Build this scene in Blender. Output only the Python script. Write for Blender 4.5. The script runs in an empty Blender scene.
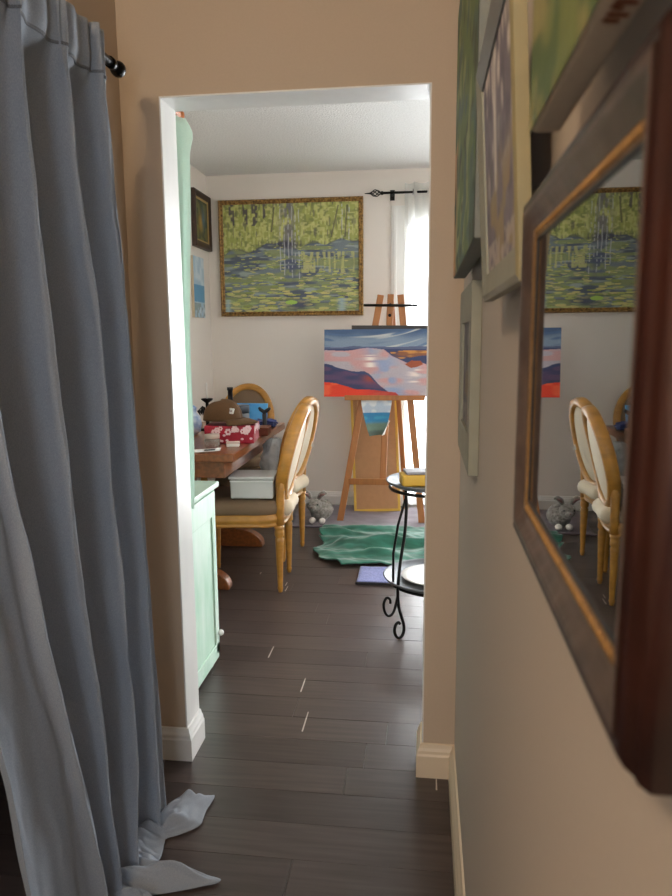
import bpy, bmesh, math, random
import numpy as np
from mathutils import Vector, Matrix
random.seed(7)
C = bpy.context.scene.collection
scn = bpy.context.scene

# ------------------------------------------------------------------ camera
cam_d = bpy.data.cameras.new('camera'); cam = bpy.data.objects.new('camera', cam_d); C.objects.link(cam)
yaw, pit, rol = math.radians(7.15), math.radians(8.91), math.radians(-.41)
fw = Vector((-math.sin(yaw)*math.cos(pit), math.cos(yaw)*math.cos(pit), -math.sin(pit)))
r0 = Vector((math.cos(yaw), math.sin(yaw), 0)); u0 = r0.cross(fw)
rr = math.cos(rol)*r0 + math.sin(rol)*u0; uu = -math.sin(rol)*r0 + math.cos(rol)*u0
m = Matrix((rr, uu, -fw)).transposed().to_4x4(); m.translation = (0, 0, 1.25)
cam.matrix_world = m
cam_d.sensor_fit = 'VERTICAL'; cam_d.sensor_height = 36; cam_d.sensor_width = 27
cam_d.lens = 700/896*36; cam_d.clip_start = .01
cam_d.dof.use_dof = True; cam_d.dof.focus_distance = 3.6; cam_d.dof.aperture_fstop = 11
scn.camera = cam

# ------------------------------------------------------------------ world, lamps, exposure
w = bpy.data.worlds.new('World'); scn.world = w; w.use_nodes = True
bg = w.node_tree.nodes['Background']; bg.inputs[0].default_value = (.93, .97, 1, 1); bg.inputs[1].default_value = 26.0
def area(name, loc, target, sx, sy, energy, col=(1, 1, 1), portal=False):
    d = bpy.data.lights.new(name, 'AREA'); d.shape = 'RECTANGLE'; d.size = sx; d.size_y = sy; d.energy = energy; d.color = col
    o = bpy.data.objects.new(name, d); C.objects.link(o); o.location = loc
    o.rotation_euler = (Vector(target)-Vector(loc)).to_track_quat('-Z', 'Y').to_euler()
    if portal: d.cycles.is_portal = True
    return o
area('patio_daylight', (.84, 5.42, 1.1), (.84, 0, 1.1), 2.0, 2.2, 10, portal=True)
area('hall_ceiling_light', (-.72, -.9, 2.31), (-.45, 1.4, 1.0), .25, .3, 27, (1, .77, .53))
area('hall_cool_fill', (-.12, -1.3, 1.35), (-.55, 1.5, .9), .4, 1.2, 13, (.84, .92, 1))  # added cool fill lamp behind the camera, brightens curtain and left pier
scn.view_settings.view_transform = 'Standard'; scn.view_settings.look = 'None'
scn.view_settings.gamma = 1; scn.view_settings.use_curve_mapping = False
scn.view_settings.exposure = 0.0
scn.cycles.max_bounces = 10; scn.cycles.diffuse_bounces = 6; scn.cycles.transparent_max_bounces = 12
scn.cycles.sample_clamp_indirect = 6

# ------------------------------------------------------------------ materials
def lin(h):
    h = h.lstrip('#'); o = []
    for i in (0, 2, 4):
        c = int(h[i:i+2], 16)/255; o.append(c/12.92 if c <= .04045 else ((c+.055)/1.055)**2.4)
    return o
def mat(name, col, rough=.6, metal=0, var=0, scale=20, bump=0, stretch=(1, 1, 1), spec=.5, col2=None, detail=4, coat=0, sheen=0, trans=0, alpha=1, dist=.005):
    mt = bpy.data.materials.new(name); mt.use_nodes = True; nt = mt.node_tree; b = nt.nodes['Principled BSDF']
    c = lin(col); b.inputs['Base Color'].default_value = (*c, 1); b.inputs['Roughness'].default_value = rough
    b.inputs['Metallic'].default_value = metal; b.inputs['Specular IOR Level'].default_value = spec
    b.inputs['Coat Weight'].default_value = coat; b.inputs['Sheen Weight'].default_value = sheen
    b.inputs['Transmission Weight'].default_value = trans; b.inputs['Alpha'].default_value = alpha
    if var or bump or col2:
        tc = nt.nodes.new('ShaderNodeTexCoord'); mp = nt.nodes.new('ShaderNodeMapping'); mp.inputs['Scale'].default_value = stretch
        nz = nt.nodes.new('ShaderNodeTexNoise'); nz.inputs['Scale'].default_value = scale; nz.inputs['Detail'].default_value = detail
        nt.links.new(tc.outputs['Object'], mp.inputs[0]); nt.links.new(mp.outputs[0], nz.inputs['Vector'])
        cr = nt.nodes.new('ShaderNodeValToRGB'); cr.color_ramp.elements[0].position = .3; cr.color_ramp.elements[1].position = .7
        d = lin(col2) if col2 else [x*(1-var) for x in c]
        cr.color_ramp.elements[0].color = (*d, 1); cr.color_ramp.elements[1].color = (*[min(1, x*(1+var*.5)) for x in c], 1)
        nt.links.new(nz.outputs['Fac'], cr.inputs[0]); nt.links.new(cr.outputs[0], b.inputs['Base Color'])
        if bump:
            bp = nt.nodes.new('ShaderNodeBump'); bp.inputs['Strength'].default_value = bump; bp.inputs['Distance'].default_value = dist
            nt.links.new(nz.outputs['Fac'], bp.inputs['Height']); nt.links.new(bp.outputs[0], b.inputs['Normal'])
    return mt
def art_mat(name, rough=.55, stroke=(1, 1, 1), bump=.35, scale=160):
    mt = bpy.data.materials.new(name); mt.use_nodes = True; nt = mt.node_tree; b = nt.nodes['Principled BSDF']
    a = nt.nodes.new('ShaderNodeAttribute'); a.attribute_name = 'pigment'
    tc = nt.nodes.new('ShaderNodeTexCoord'); mp = nt.nodes.new('ShaderNodeMapping'); mp.inputs['Scale'].default_value = stroke
    nz = nt.nodes.new('ShaderNodeTexNoise'); nz.inputs['Scale'].default_value = scale; nz.inputs['Detail'].default_value = 3
    nt.links.new(tc.outputs['Object'], mp.inputs[0]); nt.links.new(mp.outputs[0], nz.inputs['Vector'])
    mx = nt.nodes.new('ShaderNodeMix'); mx.data_type = 'RGBA'; mx.blend_type = 'OVERLAY'; mx.inputs[0].default_value = .22
    nt.links.new(a.outputs['Color'], mx.inputs[6]); nt.links.new(nz.outputs['Fac'], mx.inputs[7]); nt.links.new(mx.outputs[2], b.inputs['Base Color'])
    bp = nt.nodes.new('ShaderNodeBump'); bp.inputs['Strength'].default_value = bump; bp.inputs['Distance'].default_value = .002
    nt.links.new(nz.outputs['Fac'], bp.inputs['Height']); nt.links.new(bp.outputs[0], b.inputs['Normal'])
    b.inputs['Roughness'].default_value = rough
    return mt
def cloth_mat(name, col, see=.0, trans=.25, col2=None, weave=900, rough=.8):
    mt = bpy.data.materials.new(name); mt.use_nodes = True; nt = mt.node_tree; b = nt.nodes['Principled BSDF']; out = nt.nodes['Material Output']
    tc = nt.nodes.new('ShaderNodeTexCoord'); nz = nt.nodes.new('ShaderNodeTexNoise'); nz.inputs['Scale'].default_value = weave; nz.inputs['Detail'].default_value = 2
    mp = nt.nodes.new('ShaderNodeMapping'); mp.inputs['Scale'].default_value = (1, 1, .35)
    nt.links.new(tc.outputs['Object'], mp.inputs[0]); nt.links.new(mp.outputs[0], nz.inputs['Vector'])
    cr = nt.nodes.new('ShaderNodeValToRGB'); c = lin(col); d = lin(col2) if col2 else [x*.7 for x in c]
    cr.color_ramp.elements[0].position = .35; cr.color_ramp.elements[1].position = .65
    cr.color_ramp.elements[0].color = (*d, 1); cr.color_ramp.elements[1].color = (*c, 1)
    nt.links.new(nz.outputs['Fac'], cr.inputs[0]); nt.links.new(cr.outputs[0], b.inputs['Base Color'])
    b.inputs['Roughness'].default_value = rough; b.inputs['Specular IOR Level'].default_value = .2; b.inputs['Sheen Weight'].default_value = .15
    tl = nt.nodes.new('ShaderNodeBsdfTranslucent'); nt.links.new(cr.outputs[0], tl.inputs[0])
    mx = nt.nodes.new('ShaderNodeMixShader'); mx.inputs[0].default_value = trans
    nt.links.new(b.outputs[0], mx.inputs[1]); nt.links.new(tl.outputs[0], mx.inputs[2])
    tr = nt.nodes.new('ShaderNodeBsdfTransparent'); m2 = nt.nodes.new('ShaderNodeMixShader'); m2.inputs[0].default_value = see
    nt.links.new(mx.outputs[0], m2.inputs[1]); nt.links.new(tr.outputs[0], m2.inputs[2]); nt.links.new(m2.outputs[0], out.inputs[0])
    return mt
def glass_mat(name, tint=(1, 1, 1)):
    mt = bpy.data.materials.new(name); mt.use_nodes = True; nt = mt.node_tree; out = nt.nodes['Material Output']
    nt.nodes.remove(nt.nodes['Principled BSDF'])
    tr = nt.nodes.new('ShaderNodeBsdfTransparent'); tr.inputs[0].default_value = (*tint, 1); gl = nt.nodes.new('ShaderNodeBsdfGlossy'); gl.inputs['Roughness'].default_value = .02
    fr = nt.nodes.new('ShaderNodeFresnel'); fr.inputs[0].default_value = 1.4; mx = nt.nodes.new('ShaderNodeMixShader')
    nt.links.new(fr.outputs[0], mx.inputs[0]); nt.links.new(tr.outputs[0], mx.inputs[1]); nt.links.new(gl.outputs[0], mx.inputs[2]); nt.links.new(mx.outputs[0], out.inputs[0])
    return mt
def floor_mat():
    mt = mat('dark_planks', '#473c39', rough=.3, spec=.5); nt = mt.node_tree; b = nt.nodes['Principled BSDF']
    g = nt.nodes.new('ShaderNodeNewGeometry'); tc = nt.nodes.new('ShaderNodeTexCoord')
    mp = nt.nodes.new('ShaderNodeMapping'); mp.inputs['Scale'].default_value = (1.2, 18, 1)
    nz = nt.nodes.new('ShaderNodeTexNoise'); nz.inputs['Scale'].default_value = 3.5; nz.inputs['Detail'].default_value = 6
    nt.links.new(tc.outputs['Object'], mp.inputs[0]); nt.links.new(mp.outputs[0], nz.inputs['Vector'])
    cr = nt.nodes.new('ShaderNodeValToRGB'); cr.color_ramp.elements[0].position = .25; cr.color_ramp.elements[1].position = .8
    cr.color_ramp.elements[0].color = (*lin('#3a312e'), 1); cr.color_ramp.elements[1].color = (*lin('#544844'), 1)
    nt.links.new(nz.outputs['Fac'], cr.inputs[0])
    hs = nt.nodes.new('ShaderNodeHueSaturation'); mr = nt.nodes.new('ShaderNodeMapRange')
    mr.inputs['To Min'].default_value = .85; mr.inputs['To Max'].default_value = 1.15
    nt.links.new(g.outputs['Random Per Island'], mr.inputs['Value']); nt.links.new(mr.outputs[0], hs.inputs['Value'])
    nt.links.new(cr.outputs[0], hs.inputs['Color']); nt.links.new(hs.outputs[0], b.inputs['Base Color'])
    r2 = nt.nodes.new('ShaderNodeMapRange'); r2.inputs['To Min'].default_value = .24; r2.inputs['To Max'].default_value = .42
    nt.links.new(nz.outputs['Fac'], r2.inputs['Value']); nt.links.new(r2.outputs[0], b.inputs['Roughness'])
    bp = nt.nodes.new('ShaderNodeBump'); bp.inputs['Strength'].default_value = .12; bp.inputs['Distance'].default_value = .002
    nt.links.new(nz.outputs['Fac'], bp.inputs['Height']); nt.links.new(bp.outputs[0], b.inputs['Normal'])
    return mt
M = dict(
    hall=mat('tan_paint', '#c0ae99', .7, bump=.05, scale=180, var=.02),
    hallr=mat('tan_paint_cool_lit', '#bfb5a9', .7, bump=.05, scale=180, var=.02),  # same tan paint, cool daylight put into the right wall's colour
    room=mat('offwhite_paint', '#e6dfd7', .7, bump=.05, scale=180, var=.01),
    ceil=mat('stipple_ceiling', '#efefed', .8, bump=.7, scale=95, var=.08, dist=.010),
    white=mat('white_gloss_paint', '#e6e5e1', .35, bump=.08, scale=25, var=.03, stretch=(1, 1, .15)),
    cream=mat('cream_trim_paint', '#dccbb2', .4),
    closet=mat('dark_closet_paint', '#2c2622', .8),
    floor=floor_mat(), end_glint=mat('plank_end_highlight', '#cfc6bd', .4),  # pale sliver colour stands in for light caught on plank joints
    blackmetal=mat('black_iron', '#0e0d0d', .35, metal=.6),
    blackplastic=mat('black_plastic', '#15151a', .4),
    steel=mat('dull_silver', '#74777b', .5, metal=.6, var=.12, scale=30),
    gold=mat('golden_wood', '#b98336', .35, var=.22, scale=14, stretch=(1, 1, 3), coat=.3),
    cream_f=mat('cream_linen', '#d9cab0', .85, var=.08, scale=260, bump=.15),
    olive_f=mat('taupe_fabric', '#7b6650', .85, var=.1, scale=260, bump=.15),
    table=mat('cherry_wood', '#8a4f26', .3, var=.35, scale=9, stretch=(6, 1, 6), coat=.35),
    easel=mat('oiled_beech', '#a76b38', .45, var=.2, scale=12, stretch=(4, 4, .6)),
    card=mat('brown_cardboard', '#b98f68', .8, var=.06, scale=30),
    yellow=mat('yellow_tape', '#d9b24a', .5),
    mint=mat('mint_paint', '#a9d0b8', .45, col2='#d3e6da', scale=5, stretch=(3, 3, .7), bump=.1),
    minttop=mat('mint_worktop_paint', '#a9c2b0', .4, var=.08, scale=14),
    frame_br=mat('dark_red_wood', '#30140c', .42, var=.45, scale=26, bump=.35, dist=.004, coat=.2),
    frame_gr=mat('worn_silver_brown', '#67564c', .42, var=.35, scale=45, bump=.4, dist=.003, metal=.25),
    bead=mat('antique_gold', '#a07a48', .4, metal=.35, var=.3, scale=120),
    frame_sage=mat('sage_grey_wood', '#8c8b7a', .5, var=.08, scale=30),
    frame_olive=mat('olive_frame_paint', '#8f8460', .55, var=.1, scale=30),
    frame_slate=mat('slate_lit_rail', '#6f7474', .4, var=.06, scale=30),  # top rail only: bluish light put into the frame colour
    orn=mat('ornate_gold', '#b58d4c', .42, metal=.3, col2='#4a2e16', scale=70, bump=.8, dist=.006),
    dkframe=mat('dark_walnut', '#3a2416', .45, var=.3, scale=25),
    innergold=mat('pale_gold_slip', '#b39a66', .45, metal=.2),
    canvas=mat('raw_canvas', '#cbbba2', .8, var=.05, scale=200),
    grey_edge=mat('grey_canvas_edge', '#767a75', .7, var=.08, scale=60),
    art=art_mat('oil_paint'), artv=art_mat('oil_paint_vertical', stroke=(1, 1, .25)),
    mirror=mat('silvered_glass', '#8e8f8d', .012, metal=1),
    linen=cloth_mat('grey_linen', '#a3abb6', see=.04, trans=.18, col2='#939ba6'),
    hemcloth=cloth_mat('grey_linen_dense', '#83868b', see=0, trans=.1, col2='#64676c'),
    sheer=cloth_mat('white_sheer', '#f6f6f4', see=.32, trans=.6, col2='#eeeeec'),
    mintcloth=cloth_mat('mint_gauze', '#e4f2ea', see=0, trans=.6, col2='#d8ebe2'),
    green=mat('green_velvet', '#37826f', .8, col2='#1f5848', scale=7, stretch=(1, 5, 1), sheen=.4, bump=.2),  # darker stretched bands put crease shade into the green
    purple=mat('mauve_blanket', '#6f6270', .9, col2='#574c58', scale=12, sheen=.3, bump=.3),
    peri=mat('periwinkle_pile', '#7f87c4', .95, col2='#5f68a6', scale=110, bump=.5, sheen=.3),
    dkhem=mat('dark_binding', '#26262e', .8),
    fur=mat('grey_fur', '#a8a29b', .95, col2='#7a756f', scale=60, bump=.9, sheen=.4, dist=.01),
    furw=mat('white_fur', '#e8e2da', .95, bump=.5, scale=80, var=.05),
    pinkear=mat('pink_ear_felt', '#8d6a66', .9), eye=mat('black_bead', '#0a0a0a', .15),
    clear=mat('clear_plastic', '#f3f3f1', .22, trans=.35, var=.04, scale=8), clear2=mat('frosted_lid', '#eeeeec', .3, trans=.25),
    bag=mat('crinkled_plastic', '#eef0f2', .2, trans=.25, bump=.9, scale=30, var=.1, dist=.01),
    cap=mat('brown_twill', '#5b4024', .9, var=.1, scale=150, bump=.2), white_p=mat('white_paper', '#ecebe6', .7),
    ink=mat('dark_ink', '#2a2c30', .6), red=mat('red_print', '#a3122e', .5, scale=30), floral=mat('floral_white', '#e9c9cc', .5),
    blue=mat('blue_board', '#2f8fd2', .5, col2='#5fb0e6', scale=9), jar=mat('grey_label_jar', '#8d9398', .4, var=.1), 
    glass=glass_mat('pane_glass'), jarglass=mat('clear_jar_glass', '#c8c4bc', .1, trans=.7), 
    navy=mat('blue_cloth', '#49558c', .85, col2='#2c3566', scale=25, bump=.5, dist=.01), bluewhite=mat('blue_white_glaze', '#dfe6ee', .3, col2='#5f86bd', scale=28),
    orange=mat('orange_wood', '#b5682c', .5, var=.2), tub=mat('yellow_tub', '#cfa640', .5), lidgrey=mat('grey_lid', '#8a8990', .5),
    plate=mat('white_plate', '#d9d9d6', .3), rust=mat('rusty_wood', '#6e3518', .5, var=.2, scale=30),
)

# ------------------------------------------------------------------ mesh helpers
class MB:
    def __init__(s): s.v = []; s.f = []; s.mi = []; s.cur = 0
    def add(s, vs, fs):
        n = len(s.v); s.v += [tuple(v) for v in vs]
        for f in fs: s.f.append(tuple(i+n for i in f)); s.mi.append(s.cur)
    def box(s, x0, y0, z0, x1, y1, z1):
        s.hexa([(x0, y0, z0), (x1, y0, z0), (x1, y1, z0), (x0, y1, z0), (x0, y0, z1), (x1, y0, z1), (x1, y1, z1), (x0, y1, z1)])
    def hexa(s, p): s.add(p, [(3, 2, 1, 0), (4, 5, 6, 7), (0, 1, 5, 4), (1, 2, 6, 5), (2, 3, 7, 6), (3, 0, 4, 7)])
    def beam(s, a, b, w, d, up=(0, 1, 0)):          # rectangular bar from a to b, w across, d along 'up'
        a, b = Vector(a), Vector(b); t = (b-a).normalized(); u = Vector(up); u = (u-t*u.dot(t)).normalized(); q = t.cross(u)
        P = []
        for c in (a, b):
            for sx, sy in ((-1, -1), (1, -1), (1, 1), (-1, 1)): P.append(c+q*sx*w/2+u*sy*d/2)
        s.hexa(P)
    def tube(s, pts, r, n=10, closed=False, cap=True, flat=None):
        pts = [Vector(p) for p in pts]; m_ = len(pts); rs = r if isinstance(r, (list, tuple)) else [r]*m_
        vs = []; prev = None
        for i, p in enumerate(pts):
            if closed: t = pts[(i+1) % m_]-pts[i-1]
            else: t = pts[min(i+1, m_-1)]-pts[max(i-1, 0)]
            t.normalize()
            if prev is None:
                u = Vector((0, 0, 1)) if abs(t.z) < .9 else Vector((1, 0, 0))
            else: u = prev
            u = (u-t*u.dot(t)).normalized(); prev = u; q = t.cross(u)
            for k in range(n):
                a = 2*math.pi*k/n; vs.append(p+(u*math.cos(a)+q*math.sin(a))*rs[i])
        fs = []
        for i in range(m_ if closed else m_-1):
            for k in range(n):
                j = (i+1) % m_; fs.append((i*n+k, i*n+(k+1) % n, j*n+(k+1) % n, j*n+k))
        if cap and not closed: fs += [tuple(range(n))[::-1], tuple((m_-1)*n+k for k in range(n))]
        s.add(vs, fs)
    def lathe(s, prof, c=(0, 0, 0), n=24, sx=1, sy=1):   # prof: (r, z)
        vs = []; fs = []; L = len(prof)
        for r, z in prof:
            for k in range(n): a = 2*math.pi*k/n; vs.append((c[0]+r*sx*math.cos(a), c[1]+r*sy*math.sin(a), c[2]+z))
        for i in range(L-1):
            for k in range(n): fs.append((i*n+k, i*n+(k+1) % n, (i+1)*n+(k+1) % n, (i+1)*n+k))
        fs += [tuple(range(n))[::-1], tuple((L-1)*n+k for k in range(n))]
        s.add(vs, fs)
    def ball(s, c, rx, ry, rz, n=16, mrows=10):
        prof = [(math.sin(math.pi*i/mrows), -math.cos(math.pi*i/mrows)) for i in range(mrows+1)]
        vs = []; fs = []
        for r, z in prof:
            r = max(r, .001)
            for k in range(n): a = 2*math.pi*k/n; vs.append((c[0]+rx*r*math.cos(a), c[1]+ry*r*math.sin(a), c[2]+rz*z))
        for i in range(mrows):
            for k in range(n): fs.append((i*n+k, i*n+(k+1) % n, (i+1)*n+(k+1) % n, (i+1)*n+k))
        s.add(vs, fs)
    def prism(s, pts, axis, a, b):                   # polygon extruded between a and b on an axis (0,1,2)
        def mk(p, h):
            l = list(p); l.insert(axis, h); return l
        n = len(pts); s.add([mk(p, a) for p in pts]+[mk(p, b) for p in pts],
            [tuple(range(n))[::-1], tuple(range(n, 2*n))]+[(i, (i+1) % n, n+(i+1) % n, n+i) for i in range(n)])
    def grid(s, fn, nu, nv):
        vs = [fn(i/nu, j/nv) for j in range(nv+1) for i in range(nu+1)]
        s.add(vs, [(j*(nu+1)+i, j*(nu+1)+i+1, (j+1)*(nu+1)+i+1, (j+1)*(nu+1)+i) for j in range(nv) for i in range(nu)])
    def build(s, name, m_, parent=None, smooth=False, bevel=0, xf=None, solid=0, seg=2):
        me = bpy.data.meshes.new(name); me.from_pydata(s.v, [], s.f)
        ms = m_ if isinstance(m_, (list, tuple)) else [m_]
        for q in ms: me.materials.append(q)
        me.polygons.foreach_set('material_index', s.mi)
        if xf is not None: me.transform(xf)
        bm = bmesh.new(); bm.from_mesh(me); bmesh.ops.recalc_face_normals(bm, faces=bm.faces[:]); bm.to_mesh(me); bm.free()
        o = bpy.data.objects.new(name, me); C.objects.link(o)
        if parent: o.parent = parent
        if solid: q = o.modifiers.new('s', 'SOLIDIFY'); q.thickness = solid; q.offset = 0
        if bevel: q = o.modifiers.new('b', 'BEVEL'); q.width = bevel; q.segments = seg; q.limit_method = 'ANGLE'; q.angle_limit = .6
        if smooth or bevel:
            me.polygons.foreach_set('use_smooth', [True]*len(me.polygons))
            if bevel and not smooth:
                q = o.modifiers.new('w', 'WEIGHTED_NORMAL'); q.keep_sharp = True
        return o
def thing(name, label, cat, loc=(0, 0, 0), rz=0, group=None):
    o = bpy.data.objects.new(name, None); C.objects.link(o); o.location = loc; o.rotation_euler = (0, 0, rz)
    return tag(o, label, cat, group)
def tag(o, label, cat, group=None):
    o['label'] = label; o['category'] = cat
    if group: o['group'] = group
    return o
def struct(o): o['kind'] = 'structure'; return o
def bx(name, m_, x0, y0, z0, x1, y1, z1, parent=None, bevel=0):
    b = MB(); b.box(x0, y0, z0, x1, y1, z1); return b.build(name, m_, parent, bevel=bevel)
def copy_tree(o, parent=None):
    c = o.copy(); C.objects.link(c)
    if parent: c.parent = parent
    for ch in list(o.children): copy_tree(ch, c)
    return c

# ------------------------------------------------------------------ painting helpers (numpy pigment per vertex)
def vnoise(x, y, seed=0):
    rs = np.random.RandomState(seed); T = rs.rand(64, 64)
    xi = np.floor(x).astype(int); yi = np.floor(y).astype(int); fx = x-xi; fy = y-yi
    fx = fx*fx*(3-2*fx); fy = fy*fy*(3-2*fy)
    g = lambda a, b: T[a % 64, b % 64]
    return (g(xi, yi)*(1-fx)+g(xi+1, yi)*fx)*(1-fy)+(g(xi, yi+1)*(1-fx)+g(xi+1, yi+1)*fx)*fy
def LC(h): return np.array(lin(h))
def mixc(c, col, k): return c*(1-k[..., None])+np.asarray(col)*k[..., None]
def sst(a, b, x): t = np.clip((x-a)/(b-a), 0, 1); return t*t*(3-2*t)
def inpoly(u, v, pts):
    r = np.zeros(u.shape, bool); n = len(pts)
    for i in range(n):
        (x1, y1), (x2, y2) = pts[i], pts[(i+1) % n]
        c = ((y1 > v) != (y2 > v)) & (u < (x2-x1)*(v-y1)/((y2-y1) or 1e-9)+x1)
        r ^= c
    return r
def art(name, fn, o, ud, vd, W, H, nu, nv, m_, parent=None):
    o, ud, vd = Vector(o), Vector(ud), Vector(vd)
    b = MB(); b.grid(lambda s, t: o+ud*(s*W)+vd*(t*H), nu, nv); ob = b.build(name, m_, parent)
    u, v = np.meshgrid(np.linspace(0, 1, nu+1), np.linspace(0, 1, nv+1))
    col = np.clip(fn(u, v), 0, 1).reshape(-1, 3)
    at = ob.data.color_attributes.new('pigment', 'FLOAT_COLOR', 'POINT')
    at.data.foreach_set('color', np.concatenate([col, np.ones((len(col), 1))], 1).astype(np.float32).ravel())
    return ob
def pond(u, v):
    c = np.zeros(u.shape+(3,))+LC('#7c8674')
    n1 = vnoise(u*70, v*22, 1); n2 = vnoise(u*55, v*60, 2); n3 = vnoise(u*16, v*14, 3)
    fol = LC('#a3a95c')*np.ones_like(c); fol = mixc(fol, LC('#c2c57a'), sst(.45, .75, n1)); fol = mixc(fol, LC('#76804a'), sst(.55, .85, vnoise(u*48, v*26, 4))*.75)
    fol = mixc(fol, LC('#d2d08c'), sst(.62, .8, n2)*.6); fol = mixc(fol, LC('#5c5a52'), sst(.72, .9, vnoise(u*80, v*11, 12))*.7)
    bank = np.where(u < .45, .545+.22*u+.02*np.sin(u*22), .60+.09*(u-.45)+.015*np.sin(u*31))+.03*(n3-.5)
    top = v > bank
    wat = mixc(LC('#75828a')*np.ones_like(c), LC('#565f70'), sst(.4, .7, vnoise(u*9, v*30, 5)))
    wat = mixc(wat, LC('#a8b4ae'), sst(.6, .85, vnoise(u*14, v*55, 6))*.7)
    wat = mixc(wat, LC('#8d9862'), sst(.42, .7, vnoise(u*8, v*34, 7))*.85)
    c = np.where(top[..., None], fol, wat)
    k = np.clip(1-np.abs(v-bank)/.018, 0, 1)*sst(.35, .6, vnoise(u*25, v*9, 15)); c = mixc(c, LC('#4a4d52'), k*.7)
    k = ((u > .58) & (u < .97) & (v > .36) & (v < .55)); c = mixc(c, LC('#c0bf7c'), k*sst(.4, .65, vnoise(u*80, v*9, 8))*.8)
    for (a, b_, lo) in ((.045, .085, .86), (.15, .185, .86), (.215, .26, .85), (.30, .32, .88)):
        k = (u > a) & (u < b_) & (v > lo-.08*vnoise(u*30, v*0, 9)); c = mixc(c, LC('#453a4e'), k*.85*sst(.25, .5, vnoise(u*60, v*30, 16)))
    k = np.exp(-((u-.485)/.062)**2)*(v > .58); c = mixc(c, LC('#6d6a78'), k*.85*sst(.25, .55, vnoise(u*60, v*12, 10)))
    k = np.exp(-((u-.46)/.11)**2)*np.exp(-((v-.625)/.035)**2); c = mixc(c, LC('#3a3a52'), np.clip(k*1.25, 0, 1)*.9*sst(.15, .45, n1))
    k = np.exp(-((u-.5)/.05)**2)*np.exp(-((v-.42)/.12)**2); c = mixc(c, LC('#4d5678'), k*.85*sst(.3, .55, vnoise(u*40, v*40, 17)))
    rs = np.random.RandomState(5)
    for i in range(520):
        y = .62*rs.rand()**1.05; x = rs.rand()
        if .45 < x < .56 and y > .20: continue
        if x > .6 and y > .37 and rs.rand() < .5: continue
        sz = .012+.030*(1-y/.58)*(.5+rs.rand()*.7); q = (y < .2)*.04+.26
        col = LC(['#b3bb69', '#c6c67c', '#8f9c58', '#b9b586', '#d0c67e', '#a0b078'][rs.randint(6)])
        c = mixc(c, LC('#4c5550'), (((u-x)/sz)**2+((v-y+sz*.10)/(sz*(q+.02)))**2 < 1.05)*.6); c = mixc(c, col, (((u-x)/sz)**2+((v-y)/(sz*q))**2 < 1)*.92)
    for x, a, b_ in ((.425, .3, .98), (.455, .34, .95), (.485, .4, .9), (.512, .3, .97), (.563, .3, .95), (.535, .45, .9), (.88, .66, .98), (.93, .66, .95)):
        k = np.exp(-((u-x-.0015*np.sin(v*40+x*90))/.0032)**2)*(v > a)*(v < b_)*sst(.3, .5, vnoise(u*3, v*55, int(x*100))); c = mixc(c, LC('#c9ccd0'), k*.8)
    for x, y0, dx in ((.80, .68, .09), (.9, .68, .03), (.36, .74, .05)):
        k = np.exp(-((u-x-dx*(v-y0)*2)/.006)**2)*(v > y0)*(v < .97); c = mixc(c, LC('#453f40'), k*.8)
    k = np.exp(-((u-.56)/.08)**2)*np.exp(-((v-.06)/.05)**2); c = mixc(c, LC('#3f4768'), np.clip(k*1.2, 0, 1)*.8)
    k = ((u-.5)/.045)**2+((v-.085)/.020)**2 < 1; c = mixc(c, LC('#a8cc5e'), k*1.0)
    for x, w_ in ((.02, .02), (.875, .03)):
        k = np.exp(-((u-x)/w_)**2)*(v < .12); c = mixc(c, LC('#a5bfca'), k*.8)
    return c
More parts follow.
